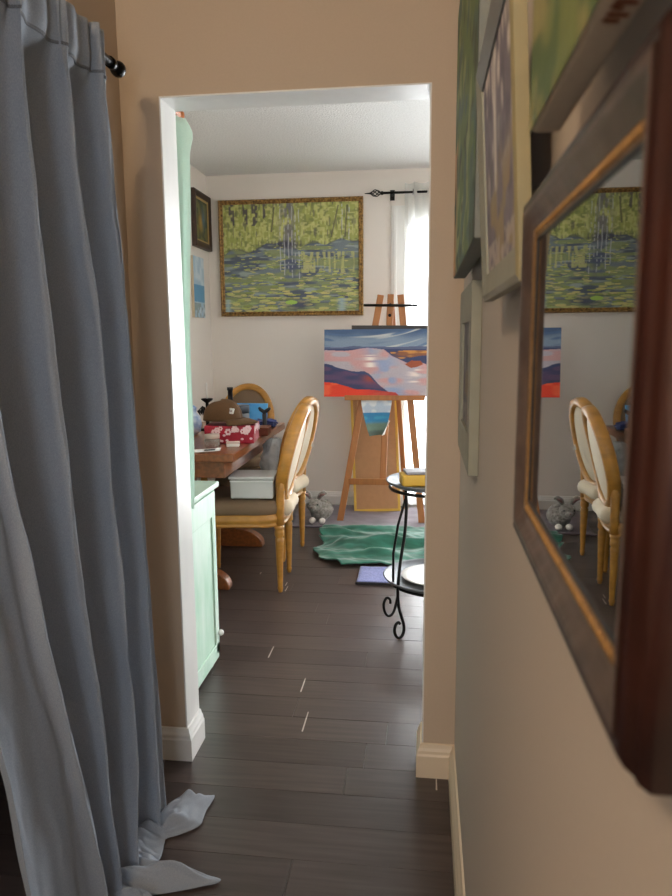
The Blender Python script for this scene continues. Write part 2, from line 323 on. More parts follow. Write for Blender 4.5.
def sunset(u, v):
    wu = u+.02*(vnoise(u*8, v*8, 21)-.5); wv = v+.035*(vnoise(u*7, v*9, 22)-.5)
    sky = mixc(LC('#7f93aa')*np.ones(u.shape+(3,)), LC('#3d5a80'), sst(.85, 1, v+.05*vnoise(u*6, v*4, 23)))
    ang = v-.10*(u-.3)**2*4
    sky = mixc(sky, LC('#c9cdc9'), sst(.55, .9, vnoise(u*3.5, ang*26, 24))*sst(.2, .5, u)*.9)
    sky = mixc(sky, LC('#4b6a92'), sst(.55, .8, vnoise(u*4+3, ang*22, 25))*.8)
    c = sky
    c = mixc(c, LC('#32406b'), (wv < .74)*1.0); c = mixc(c, LC('#5a6688'), ((wv < .74) & (wv > .71))*.8)
    wat = mixc(LC('#c99c9c')*np.ones_like(c), LC('#b5aeb8'), sst(.35, .65, vnoise(u*6, v*16, 26)))
    wat = mixc(wat, LC('#8fa3c8'), np.exp(-((u-.60+.25*(v-.4))/.12)**2)*.95*sst(.2, .6, vnoise(u*12, v*12, 27)))
    wat = mixc(wat, LC('#efe6df'), np.exp(-((u-.45)/.05)**2)*(v > .38)*(v < .62)*sst(.4, .6, vnoise(u*4, v*40, 28)))
    wat = mixc(wat, LC('#e9dcd6'), np.exp(-((u-.88)/.06)**2)*(v < .42)*(v > .15)*sst(.4, .6, vnoise(u*4, v*40, 29)))
    riv = inpoly(wu, wv, [(0, .69), (.2, .68), (.42, .72), (.58, .70), (.66, .60), (.80, .50), (.9, .52), (1.1, .40), (1.1, -.1), (.68, -.1), (.6, .08), (.5, .25), (.40, .37), (.25, .39), (.08, .47), (-.1, .5)])
    c = mixc(c, wat, riv*1.0) if False else np.where(riv[..., None], wat, c)
    low = inpoly(wu, wv, [(-.1, .46), (.1, .42), (.28, .36), (.42, .31), (.52, .2), (.62, .08), (.75, -.1), (-.1, -.1)])
    lc = mixc(LC('#343a63')*np.ones_like(c), LC('#5a4468'), sst(.45, .7, vnoise(u*7, v*14, 30))); lc = mixc(lc, LC('#a04434'), np.exp(-((u-.45)/.07)**2)*np.exp(-((v-.27)/.06)**2)*.9)
    c = np.where(low[..., None], lc, c)
    red = inpoly(wu, wv, [(-.1, .22), (.12, .21), (.3, .12), (.5, .10), (.7, .06), (.8, -.1), (-.1, -.1)])
    rc = mixc(LC('#e23a1c')*np.ones_like(c), LC('#f0613a'), sst(.5, .8, vnoise(u*9, v*20, 31))); rc = mixc(rc, LC('#8a2c3c'), sst(.3, .6, u)*.6)
    c = np.where(red[..., None], rc, c)
    hl = inpoly(wu, wv, [(.63, .67), (.78, .69), (1.1, .70), (1.1, .62), (.9, .60), (.76, .55), (.68, .59)])
    hc = mixc(LC('#8a5638')*np.ones_like(c), LC('#4a4258'), sst(.4, .7, vnoise(u*9, v*30, 32))); hc = mixc(hc, LC('#c78a44'), sst(.65, .85, vnoise(u*12, v*40, 33)))
    c = np.where(hl[..., None], hc, c)
    h2 = inpoly(wu, wv, [(.78, .48), (.84, .535), (.93, .52), (.96, .47), (.9, .45), (.84, .44)])
    c = np.where(h2[..., None], LC('#9a4a2c'), c)
    return c
def birch(u, v):
    n = vnoise(u*22, v*7, 41); c = mixc(LC('#6d6672')*np.ones(u.shape+(3,)), LC('#c9c2bd'), sst(.45, .7, n)*sst(.15, .9, v))
    c = mixc(c, LC('#55505f'), sst(.5, .75, vnoise(u*14, v*10, 42))*.8); c = mixc(c, LC('#d8d2ca'), np.exp(-((u-.35-.1*v)/.05)**2)*(v > .35)*.8)
    c = mixc(c, LC('#8d7b58'), sst(.6, .3, v)*sst(.4, .7, vnoise(u*9, v*12, 43))*.9)
    c = mixc(c, LC('#a79d97'), (v < .14)*.8*sst(.3, .6, vnoise(u*20, v*20, 44))); return c
def greens(u, v):
    c = mixc(LC('#5f7a44')*np.ones(u.shape+(3,)), LC('#8d9a62'), sst(.45, .7, vnoise(u*10, v*12, 51))); c = mixc(c, LC('#4a6a5c'), sst(.5, .75, vnoise(u*8, v*18, 52)))
    c = mixc(c, LC('#c08a55'), sst(.3, .05, u)*(v < .48)*.95); c = mixc(c, LC('#39472f'), sst(.6, .8, vnoise(u*16, v*22, 53))); return c
def meadow(u, v):
    c = mixc(LC('#6f7c44')*np.ones(u.shape+(3,)), LC('#8f8a58'), sst(.4, .7, vnoise(u*10, v*9, 61))); c = mixc(c, LC('#4f6638'), sst(.5, .75, vnoise(u*12, v*14, 62)))
    k = np.exp(-((u-.72+.5*(v-.4))/.07)**2); c = mixc(c, LC('#b4713f'), k*.8)
    c = mixc(c, LC('#2f7a34'), np.exp(-((u-.90+.45*(v-.2))/.06)**2)*.9); return c
def portrait(u, v):
    c = mixc(LC('#3f4a34')*np.ones(u.shape+(3,)), LC('#6b6a3c'), sst(.4, .7, vnoise(u*7, v*7, 71))); c = mixc(c, LC('#c39a3e'), np.exp(-((u-.4)/.18)**2-((v-.45)/.2)**2)*.9)
    c = mixc(c, LC('#4d7795'), np.exp(-((u-.65)/.15)**2-((v-.55)/.25)**2)*.8); return c
def seaside(u, v):
    c = mixc(LC('#a9c3d4')*np.ones(u.shape+(3,)), LC('#d9e3e8'), sst(.2, .9, vnoise(u*5+v*2, v*9, 81))*.7); c = mixc(c, LC('#4f8fb8'), ((v < .55) & (v > .25))*.9)
    c = mixc(c, LC('#8d9a98'), (v < .25)*sst(.3, .6, vnoise(u*9, v*20, 82))*.9); return c
def beach(u, v):
    c = LC('#b9c9dc')*np.ones(u.shape+(3,)); c = mixc(c, LC('#dfe5ec'), sst(.4, .7, vnoise(u*5, v*9, 91))); c = mixc(c, LC('#2f82b4'), (v < .66)*1.0)
    c = mixc(c, LC('#3f9fc2'), (v < .56)*sst(.4, .6, vnoise(u*4, v*10, 92))*.8); c = mixc(c, LC('#6f8a7c'), sst(.42, .3, v)); c = mixc(c, LC('#4d5f58'), sst(.2, .08, v)); return c

# ------------------------------------------------------------------ structure
XL, XR, YD, YE, YB, XS, ZC = -.80, .100, 1.873, 1.985, 5.168, -1.585, 2.42
# floor: staggered dark planks running left to right, painted highlights on some end joints
fb = MB(); pw = .128; y = -1.7; row = 0
offs = random.Random(3)
while y < YB+.05:
    x = -2.4-offs.random()*1.1
    while x < 2.7:
        L = 1.22; g = .0006
        x0, x1 = max(x, -2.4)+g, min(x+L, 2.7)-g
        if x1-x0 > .01:
            z = -.0004*offs.random(); fb.hexa([(x0, y+g, -.03), (x1, y+g, -.03), (x1, y+pw-g, -.03), (x0, y+pw-g, -.03), (x0, y+g, z), (x1, y+g, z), (x1, y+pw-g, z), (x0, y+pw-g, z)])
        x += L
    y += pw; row += 1
fb.cur = 1
for (cx, cy, l) in ((-.598, 2.612, .10), (-.423, 2.357, .10), (-.374, 2.115, .12), (-.11, 3.235, .12), (-.69, 3.40, .05), (-.675, 3.33, .07), (.05, 1.83, .05), (-.86, 3.55, .03)):
    fb.hexa([(cx-.0022, cy-l/2, -.002), (cx+.0022, cy-l/2, -.002), (cx+.0015, cy+l/2, -.002), (cx-.0015, cy+l/2, -.002), (cx-.0022, cy-l/2, .0004), (cx+.0022, cy-l/2, .0004), (cx+.0015, cy+l/2, .0004), (cx-.0015, cy+l/2, .0004)])
struct(fb.build('floor', [M['floor'], M['end_glint']]))
struct(bx('floor_slab', M['closet'], -2.4, -1.7, -.08, 2.7, YB+.2, -.031))
struct(bx('ceiling', M['ceil'], XS-.1, YD, ZC, 2.7, YB+.15, ZC+.1))
struct(bx('ceiling_hall', M['room'], -2.4, -1.7, ZC, XR+.1, YD, ZC+.1))
struct(bx('wall_right', M['hallr'], XR, -1.7, 0, XR+.1, YD, ZC))
struct(bx('wall_rear', M['hall'], -2.4, -1.8, 0, XR+.1, -1.7, ZC))
lw = MB(); lw.box(XL-.1, -1.7, 0, XL, .55, ZC); lw.box(XL-.1, 1.70, 0, XL, YD, ZC); lw.box(XL-.1, .55, 1.84, XL, 1.70, ZC)
struct(lw.build('wall_left', M['hall']))
cl = MB(); cl.box(-2.4, .3, 0, -2.3, YD, ZC); cl.box(-2.3, .2, 0, XL-.1, .3, ZC); cl.box(-2.3, YD-.02, 0, XL-.1, YD, ZC)
struct(cl.build('wall_closet', M['closet']))
tr = MB(); tr.box(XL-.012, .55, 1.775, XL+.008, 1.70, 1.84)
struct(tr.build('trim_1', M['white'], bevel=.003))
dw = MB(); dw.box(XS-.1, YD, 0, -.694, YE, ZC); dw.box(-.694, YD, 1.876, .012, YE, ZC); dw.box(.012, YD, 0, 2.7, YE, ZC)
struct(dw.build('wall_doorway', [M['hall']]))
jb = MB(); jb.box(-.694, YD-.0005, 0, -.690, YE+.001, 1.876); jb.box(-.69, YD-.0005, 1.872, .008, YE+.001, 1.876); jb.box(.008, YD+.001, 0, .012, YE+.001, 1.876)
struct(jb.build('trim_2', M['white']))
# room side skin of the dividing wall and its other walls
struct(bx('wall_front', M['room'], .0125, YE, 0, 2.6, YE+.004, ZC)); struct(bx('wall_front_left', M['room'], XS, YE, 0, -.6945, YE+.004, ZC))
struct(bx('wall_side', M['room'], XS-.1, YE, 0, XS, YB+.1, ZC))
struct(bx('wall_far_side', M['room'], 2.6, YE, 0, 2.7, YB+.1, ZC))
WX0, WX1, WZ = -.14, 1.80, 2.08
bw = MB(); bw.box(XS-.1, YB, 0, WX0, YB+.12, ZC); bw.box(WX1, YB, 0, 2.7, YB+.12, ZC); bw.box(WX0, YB, WZ, WX1, YB+.12, ZC)
struct(bw.build('wall_back', M['room']))
wn = MB(); t = .045
wn.box(WX0, YB+.03, .02, WX0+t, YB+.09, WZ); wn.box(WX1-t, YB+.03, .02, WX1, YB+.09, WZ); wn.box(WX0, YB+.03, WZ-t, WX1, YB+.09, WZ); wn.box(WX0, YB+.03, 0, WX1, YB+.09, .06); wn.box(.80, YB+.03, .02, .87, YB+.09, WZ)
win = struct(wn.build('window_1', M['white'], bevel=.004))
bx('pane', M['glass'], WX0+t, YB+.055, .06, .80, YB+.061, WZ-t, win); bx('pane', M['glass'], .87, YB+.055, .06, WX1-t, YB+.061, WZ-t, win)
cs = MB(); cs.box(WX0-.10, YB-.018, 0, WX0, YB-.0005, WZ+.09); cs.box(WX1, YB-.018, 0, WX1+.1, YB-.0005, WZ+.09); cs.box(WX0, YB-.018, WZ, WX1, YB-.0005, WZ+.09)
cs.box(WX0-.085, YB-.026, 0, WX0-.06, YB-.017, WZ+.075)
struct(cs.build('trim_3', M['white'], bevel=.003))
bh, prof = .10, [(0, 0), (.016, 0), (.016, .066), (.013, .072), (.012, .080), (.008, .088), (.005, .098), (0, .10)]
def base(name, pts, m_):            # profile swept along floor polyline, room on the left of travel
    b = MB(); P = [Vector((*p, 0)) for p in pts]; rows = []
    for i, p in enumerate(P):
        d = []
        if i > 0: d.append((P[i]-P[i-1]).normalized())
        if i < len(P)-1: d.append((P[i+1]-P[i]).normalized())
        ns = [Vector((-q.y, q.x, 0)) for q in d]; n = sum(ns, Vector()); n = n/(n.dot(ns[0]))
        rows.append([p+n*a+Vector((0, 0, z)) for a, z in prof])
    k = len(prof); vs = [v for r in rows for v in r]; fs = []
    for i in range(len(P)-1):
        for j in range(k): fs.append((i*k+j, i*k+(j+1) % k, (i+1)*k+(j+1) % k, (i+1)*k+j))
    fs += [tuple(range(k)), tuple((len(P)-1)*k+j for j in range(k))[::-1]]
    b.add(vs, fs); return struct(b.build(name, m_))
base('baseboard_left', [(-.69, YE), (-.69, YD), (XL, YD)][::1], M['white']) if False else base('baseboard_left', [(XL, YD), (-.69, YD), (-.69, YE)][::-1], M['white'])
base('baseboard_hall', [(XR, -1.7), (XR, YD), (0.008, YD), (0.008, YE)], M['cream'])
base('baseboard_back', [(WX0-.1, YB), (XS, YB), (XS, YE+.01)], M['white'])

# ------------------------------------------------------------------ curtain in the hall
zs = [1.87, 1.6, 1.3, 1.0, .7, .45, .25, .1, .02]
RG = dict(R0=[1.575, 1.59, 1.617, 1.617, 1.613, 1.613, 1.618, 1.62, 1.62],
          Rb=[1.529, 1.549, 1.57, 1.572, 1.573, 1.57, 1.559, 1.548, 1.54],
          R1=[1.385, 1.39, 1.425, 1.422, 1.432, 1.444, 1.438, 1.412, 1.398],
          R2=[1.235, 1.226, 1.222, 1.244, 1.263, 1.292, 1.305, 1.308, 1.31],
          R3=[1.045, 1.025, 1.032, 1.072, 1.124, 1.177, 1.216, 1.241, 1.249],
          E=[.943, .914, .91, .94, .96, .989, 1.014, 1.002, .992])
def rg(k, z): return float(np.interp(z, zs[::-1], RG[k][::-1]))
def rowknots(z):                     # (Y, X) knots of the fold line at height z, far end first
    f = np.interp(z, [0, 1.2, 1.8, 1.9], [1, .95, .6, .3])
    xr = -.70+.05*(1.87-z)/1.87; d = .085*f
    k = {n: rg(n, z) for n in RG}; a = []
    a.append((k['R0'], xr-.015*f)); a.append(((k['R0']*.5+k['Rb']*.5), xr-.03*f)); a.append((k['Rb'], xr-.002))
    for p, q in (('Rb', 'R1'), ('R1', 'R2'), ('R2', 'R3'), ('R3', 'E')):
        yp, yq = k[p], k[q]; w_ = yp-yq
        deep = d*(1.15 if w_ > .12 else .8)
        if q == 'E': a += [(yp-.10*w_, xr-.02*f), (yp-.34*w_, xr-.035*f), (yp-.66*w_, xr-.04*f), (yp-.88*w_, xr-.035*f), (yq, xr-.012)]; continue
        a.append((yp-.05*w_, xr-.62*deep)); a.append((yp-.30*w_, xr-1.1*deep)); a.append((yp-.64*w_, xr-.80*deep)); a.append((yp-.90*w_, xr-.20*deep)); a.append((yq, xr))
    return a
def cat(K, t):
    n = len(K)-1; x = t*n; i = min(int(x), n-1); f = x-i
    p0, p1, p2, p3 = K[max(i-1, 0)], K[i], K[i+1], K[min(i+2, n)]
    return [.5*((2*p1[q])+(-p0[q]+p2[q])*f+(2*p0[q]-5*p1[q]+4*p2[q]-p3[q])*f*f+(-p0[q]+3*p1[q]-3*p2[q]+p3[q])*f**3) for q in (0, 1)]
from mathutils import noise as mnoise
def curt_pt(u, z):
    Y, X = cat(rowknots(z), u)
    n = mnoise.noise((u*9, z*1.1, 3)); n2 = mnoise.noise((u*26, z*5, 9))
    X += .010*n+.0045*n2+.005*mnoise.noise((u*40, z*.8, 1))*min(1, z*3); Y += .004*n2
    dg = mnoise.noise((u*13+z*3.1, z*2.2-u*5, 21)); X += .005*max(0, dg)**.6*min(1, max(0, 1.75-z)*3)+.0016*mnoise.noise((u*70, z*16, 4))
    k = min(1, max(0, (z-1.74)/.11)); k = k*k*(3-2*k)
    X = X*(1-k)+max(X, -.7135)*k+.005*math.sin(u*95)*k
    return X, Y, z
NU, NZ = 330, 150
def pool(u):                          # how far each strip of hem runs out over the floor
    g = lambda c, w_, p=4: math.exp(-abs((u-c)/w_)**p)
    a = .085*g(.03, .05)+.11*g(.185, .055, 2)+.165*g(.325, .075, 3)+.09*g(.52, .09)+.03
    return a
NP = 26
cb = MB()
def curt(u, t):
    nz = NZ/(NZ+NP)
    if t <= nz:
        z = 1.915-(1.915-.018)*(t/nz); return curt_pt(u, z)
    s = (t-nz)/(1-nz); X, Y, z = curt_pt(u, .018); L = pool(u)
    X2 = X+L*s; Y2 = Y+.03*s*math.sin(u*23+1)*min(1, L/.1)-.02*s*(u > .25)+.06*s*max(0, 1-u/.05)
    h = .018+.040*math.sin(math.pi*min(1, s*1.15))*(.5+.5*mnoise.noise((u*14, s*3.2, 5)))*min(1, L/.08)+.030*abs(mnoise.noise((u*34+s*2, s*3, 2)))*math.sin(math.pi*s)
    h = h*(1-s**3)+.006*s**3
    return X2, Y2, max(.005, h)
cb.grid(curt, NU, NZ+NP)
ct = thing('linen_curtain', 'long grey linen curtain pooling on the dark floor at the left', 'curtain', (0, 0, 0))
cb.build('drape', M['linen'], ct, smooth=True, solid=.0012)
hb = MB(); hb.grid(lambda u, t: (lambda p: (p[0]+.0018, p[1], p[2]))(curt_pt(u, 1.822-.006*t)), NU, 2)
hb.build('pocket_seam', M['hemcloth'], ct, smooth=True, solid=.001)
rod = thing('curtain_rod', 'black metal curtain rod with ball finial holding the grey curtain', 'curtain rod')
b = MB(); b.tube([(-.728, .3, 1.884), (-.728, 1.665, 1.884)], .0095, 14); b.build('rod', M['blackmetal'], rod, smooth=True)
b = MB(); b.tube([(-.728, 1.655, 1.884), (-.728, 1.672, 1.884), (-.728, 1.676, 1.884), (-.728, 1.684, 1.884)], [.013, .013, .009, .009], 14)
b.ball((-.728, 1.702, 1.884), .0185, .02, .0185, 18, 12); b.build('finial', M['blackmetal'], rod, smooth=True)
b = MB(); b.box(XL, .60, 1.866, -.72, .625, 1.874); b.box(XL, .59, 1.84, XL+.006, .635, 1.92); b.build('bracket', M['blackmetal'], rod)

# ------------------------------------------------------------------ pictures and mirror on the hall's right wall
def ring_frame(b, W, H, profile):     # local: u in x, v in y, out in z; profile (d outward from opening, p)
    k = len(profile); vs = []; fs = []
    for (sx, sy) in ((0, 0), (1, 0), (1, 1), (0, 1)):
        for d, p in profile: vs.append(((W+d) if sx else -d, (H+d) if sy else -d, p))
    for c in range(4):
        n = (c+1) % 4
        for j in range(k-1): fs.append((c*k+j, c*k+j+1, n*k+j+1, n*k+j))
    b.add(vs, fs)
def hang(o, u, v, n): return Matrix((Vector(u).normalized(), Vector(v).normalized(), Vector(n).normalized())).transposed().to_4x4() if False else Matrix.Translation(o) @ Matrix((Vector(u).normalized(), Vector(v).normalized(), Vector(n).normalized())).transposed().to_4x4()
# mirror: opening far edge Y=.50, near .29, z 1.13..1.318
mir = thing('wall_mirror', 'small mirror in carved dark wood frame with gold bead, on right wall', 'mirror')
W, H = .26, .19
X = hang((.0812, .53, 1.128), (-.006, -1, 0), (0, 0, 1), (-1, .006, 0))
b = MB(); b.grid(lambda s, t: (-.004+(W+.008)*s, -.004+(H+.008)*t, .0008), 2, 2); b.build('mirror_glass', M['mirror'], mir, xf=X)
b = MB(); ring_frame(b, W, H, [(-.0005, .0006), (0, .0016), (.002, .002), (.002, .0006)]); b.build('inner_slip', M['blackplastic'], mir, xf=X)
b = MB(); ring_frame(b, W, H, [(.002, .0008), (.002, .0022), (.003, .0030), (.0075, .0038), (.0085, .003), (.0085, .001)])
nb = 40
for i in range(nb):
    for yy in (-.0053, H+.0053): b.ball((W*(i+.5)/nb, yy, .0033), .0022, .0026, .0012, 6, 4)
b.build('bead_trim', M['bead'], mir, smooth=True, xf=X)
b = MB(); ring_frame(b, W, H, [(.0085, .001), (.0085, .0036), (.0105, .0036), (.014, .0058), (.018, .0088), (.0205, .0098), (.0225, .0094)])
b.build('carved_rail', M['frame_gr'], mir, smooth=True, xf=X)
b = MB(); ring_frame(b, W, H, [(.0225, .0094), (.0235, .0080), (.0255, .0080), (.0275, .0088), (.0300, .0070), (.032, .004), (.034, .003), (.036, -.001), (.036, -.0178), (.0225, -.0178)])
b.build('outer_moulding', M['frame_br'], mir, smooth=True, xf=X)
# sage frame, small, low
fr = thing('picture_frame', 'small sage grey picture frame hanging low beyond the mirror', 'picture frame')
X = hang((.0825, 1.64, 1.035), (.0, -1, 0), (.0, 0, 1), (-1, 0, 0))
iw, ih = .24, .21; X2 = X @ Matrix.Translation((.07, .035, 0))
b = MB(); ring_frame(b, iw, ih, [(0, -.006), (0, .0005), (.01, .001), (.05, .0025), (.068, .001), (.068, -.0172), (0, -.0172)])
b.build('moulding', M['frame_sage'], fr, xf=X2, bevel=.001)
art('painting', lambda u, v: birch(u*.6, v*.7)*.55, X2 @ Vector((0, 0, -.005)), (0, -1, 0), (0, 0, 1), iw, ih, 40, 30, M['art'], fr)
# tilted landscape in sage and olive frame, bluish light painted into its top rail
fr = thing('picture_frame', 'tilted grey and olive framed painting of pale trees on right wall', 'framed painting')
up = Vector((-.015, 0, .267)).normalized(); X = hang((.0735, .88, 1.292), (0, -1, 0), up, Vector((0, -1, 0)).cross(up))
W, H = .34, .265; iw, ih = .262, .20
X2 = X @ Matrix.Translation((.030, .03, 0))
pf = [(0, -.003), (0, .0), (.004, .001), (.024, .004), (.030, .002), (.030, -.008), (0, -.008)]
def rails(name, mts):
    for c, (nm, mm) in enumerate(mts):
        b = MB(); k = len(pf); cor = ((0, 0), (1, 0), (1, 1), (0, 1)); vs = []
        for q in (c, (c+1) % 4):
            sx, sy = cor[q]
            for d, p in pf: vs.append(((iw+d) if sx else -d, (ih+d) if sy else -d, p))
        b.add(vs, [(j, j+1, k+j+1, k+j) for j in range(k-1)]+[(k-1, 0, k, 2*k-1)])
        o = b.build(nm, mm, fr, xf=X2)
rails('r', (('bottom_rail', M['frame_sage']), ('side_rail', M['frame_olive']), ('top_rail', M['frame_slate']), ('side_rail', M['frame_sage'])))
art('painting', lambda u, v: birch(u, v)*1.25, X2 @ Vector((0, 0, -.002)), (0, -1, 0), up, iw, ih, 70, 60, M['art'], fr)
bx('hanger', M['blackmetal'], .072, .72, 1.44, .0995, .74, 1.455, fr)
# unframed green canvas, furthest
def canvas(name, label, x, y0, y1, z0, z1, fn, edge, th, edgename='stretcher'):
    t = thing(name, label, 'canvas painting')
    bx(edgename, edge, x, y0, z0, x+th, y1, z1, t, bevel=.003)
    bx('hanger', M['blackmetal'], x+th, (y0+y1)/2-.01, z1-.06, XR-.0005, (y0+y1)/2+.01, z1-.04, t)
    art('painted_face', fn, (x-.0006, y1, z0), (0, -1, 0), (0, 0, 1), y1-y0, z1-z0, 90, 90, M['artv'], t); return t
canvas('canvas_painting', 'unframed green canvas painting nearest the doorway on right wall', .062, .95, 1.58, 1.376, 1.90, greens, M['grey_edge'], .026)
d = canvas('canvas_painting', 'unframed green and orange canvas painting hung above the mirror', .0585, .20, .432, 1.364, 1.62, meadow, M['canvas'], .017)
b = MB()
for k, (q, l) in enumerate(((0, .006), (.004, .008), (.009, .004), (.012, .008), (.017, .006), (.021, .007))):
    b.beam((.063+.0002*k, .285-q*1.2, 1.3633), (.063+l+.0002*k, .287-q*1.2, 1.3633), .0016, .0008, (0, 0, 1))
b.build('signature', M['rust'], d)

# ------------------------------------------------------------------ room pictures
t = thing('framed_painting', 'large pond painting with lily pads in ornate gold frame, back wall', 'painting')
W, H = 1.005, .765; fo = .032
X = hang((-1.494+fo, YB-.026, 1.415+fo), (1, 0, 0), (0, 0, 1), (0, -1, 0))
b = MB(); iw, ih = 1.055-2*fo, .825-2*fo
ring_frame(b, iw, ih, [(0, -.004), (0, .006), (.006, .010), (.014, .006), (.022, .012), (.028, .012), (.032, .006), (.032, -.0255), (0, -.0255)])
b.build('gilt_moulding', M['orn'], t, xf=X, smooth=False)
art('painting', pond, X @ Vector((0, 0, -.002)), (1, 0, 0), (0, 0, 1), iw, ih, 300, 230, M['art'], t)
t = thing('framed_painting', 'small dark wood framed painting on left side wall of room', 'painting')
X = hang((XS+.02, 4.80+.05, 1.89+.05), (0, 1, 0), (0, 0, 1), (1, 0, 0)); iw, ih = .25, .27
b = MB(); ring_frame(b, iw, ih, [(.012, -.002), (.012, .006), (.03, .012), (.05, .015), (.056, .008), (.056, -.0195), (.012, -.0195)]); b.build('moulding', M['dkframe'], t, xf=X)
b = MB(); ring_frame(b, iw, ih, [(0, -.004), (0, .002), (.012, .006), (.012, -.004)]); b.build('gold_slip', M['innergold'], t, xf=X)
art('painting', portrait, X @ Vector((0, 0, -.002)), (0, 1, 0), (0, 0, 1), iw, ih, 50, 50, M['art'], t)
t = thing('canvas_painting', 'unframed blue seaside painting below the small dark framed painting', 'canvas painting')
bx('stretcher', M['canvas'], XS+.0005, 4.74, 1.40, XS+.02, 4.97, 1.815, t, bevel=.002)
art('painted_face', seaside, (XS+.0206, 4.74, 1.40), (0, 1, 0), (0, 0, 1), .23, .415, 40, 60, M['art'], t)

# ------------------------------------------------------------------ patio curtain and rod
t = thing('curtain_rod', 'thin black curtain rod with twisted cage finial above patio window', 'curtain rod')
yz = (YB-.07, 2.248)
b = MB(); b.tube([(-.30, *yz), (1.95, *yz)], .0085, 12); b.build('rod', M['blackmetal'], t, smooth=True)
b = MB(); b.tube([(-.31, *yz), (-.295, *yz)], .013, 12)
for k in range(5):
    a0 = 2*math.pi*k/5; b.tube([(-.31-.075*i/14, yz[0]+math.cos(a0+i*.22)*(.002+.021*math.sin(math.pi*i/14)), yz[1]+math.sin(a0+i*.22)*(.002+.021*math.sin(math.pi*i/14))) for i in range(15)], .0034, 6)
b.ball((-.385, *yz), .008, .008, .008, 10, 6); b.tube([(-.39, *yz), (-.425, *yz)], [.006, .0025], 8)
b.build('finial', M['blackmetal'], t, smooth=True)
b = MB(); b.box(-.24, yz[0]-.01, yz[1]-.014, -.228, YB, yz[1]-.006); b.box(-.25, YB-.006, yz[1]-.04, -.218, YB, yz[1]+.03); b.build('bracket', M['blackmetal'], t)
t = thing('sheer_curtain', 'white sheer curtain hanging over the bright patio window', 'curtain')
b = MB(); b.grid(lambda u, v: (-.145+.80*u+.008*math.sin(u*40), YB-.07+.030*math.sin(u*52+.3*math.sin(v*3))*(1-.15*v), 2.31-2.28*v), 180, 30)
b.build('drape', M['sheer'], t, smooth=True)
for k in range(7):
    b = MB(); x = -.145+.80*((k+.5)/6.62)*.97
    b.tube([(x, yz[0]+.022*math.cos(a*math.pi/6), yz[1]+.022*math.sin(a*math.pi/6)) for a in range(12)], .0035, 6, closed=True)
    b.build('eyelet', M['steel'], t, smooth=True)

# ------------------------------------------------------------------ mint furniture and cloth
t = thing('mint_cabinet', 'mint green painted low cabinet just inside the doorway', 'cabinet')
b = MB(); b.box(-1.22, 2.045, .03, -.775, 2.49, .70); b.build('body', M['mint'], t, bevel=.003)
b = MB(); b.box(-1.23, 2.03, .70, -.762, 2.515, .722); b.build('worktop', M['minttop'], t, bevel=.004)
b = MB(); b.box(-1.20, 2.06, .012, -.79, 2.47, .03); b.build('plinth', M['mint'], t)
b = MB(); b.box(-.775, 2.06, .60, -.769, 2.48, .692); b.box(-.775, 2.06, .06, -.769, 2.10, .60); b.box(-.775, 2.44, .06, -.769, 2.48, .60); b.box(-.775, 2.06, .06, -.769, 2.48, .10); b.build('face_frame', M['mint'], t, bevel=.002)
for x in (-1.17, -.815):
    for yy in (2.08, 2.45):
        b = MB(); b.lathe([(.018, 0), (.026, .006), (.026, .02), (.018, .03)], (x, yy, 0), 16); b.build('foot', M['mint'], t, smooth=True)
b = MB(); b.ball((-.762, 2.475, .135), .012, .012, .012, 12, 8); b.build('knob', M['white'], t, smooth=True)
t = thing('wall_peg', 'orange wooden peg at top left behind the doorway edge', 'peg')
b = MB(); b.tube([(-.715, YE+.004, 1.893), (-.715, YE+.10, 1.893)], [.011, .011], 12); b.ball((-.715, YE+.105, 1.893), .016, .014, .018, 14, 8); b.build('peg', M['orange'], t, smooth=True)
t = thing('hanging_cloth', 'long pale mint cloth hanging beside the doorway above the cabinet', 'cloth')
def hc(u, v):
    z = 1.876-1.145*v; wdt = .16+.02*v
    bulge = .012*math.exp(-((v-.04)/.03)**2)
    x = -.688-wdt+wdt*u+(.008-.022*v)+bulge*(u > .9)+.004*math.sin(v*9)*u-.02*max(0, 1-v*40)*(u-.5)
    return (x, YE+.06+.018*math.sin(u*14+1.5*v)+.012*math.sin(u*31)*min(1, v*3), z)
b = MB(); b.grid(hc, 60, 60); b.build('drape', M['mintcloth'], t, smooth=True, solid=.002)
b = MB(); b.ball((-.715, YE+.075, 1.881), .008, .012, .006, 10, 6); b.build('clip', M['white_p'], t, smooth=True)

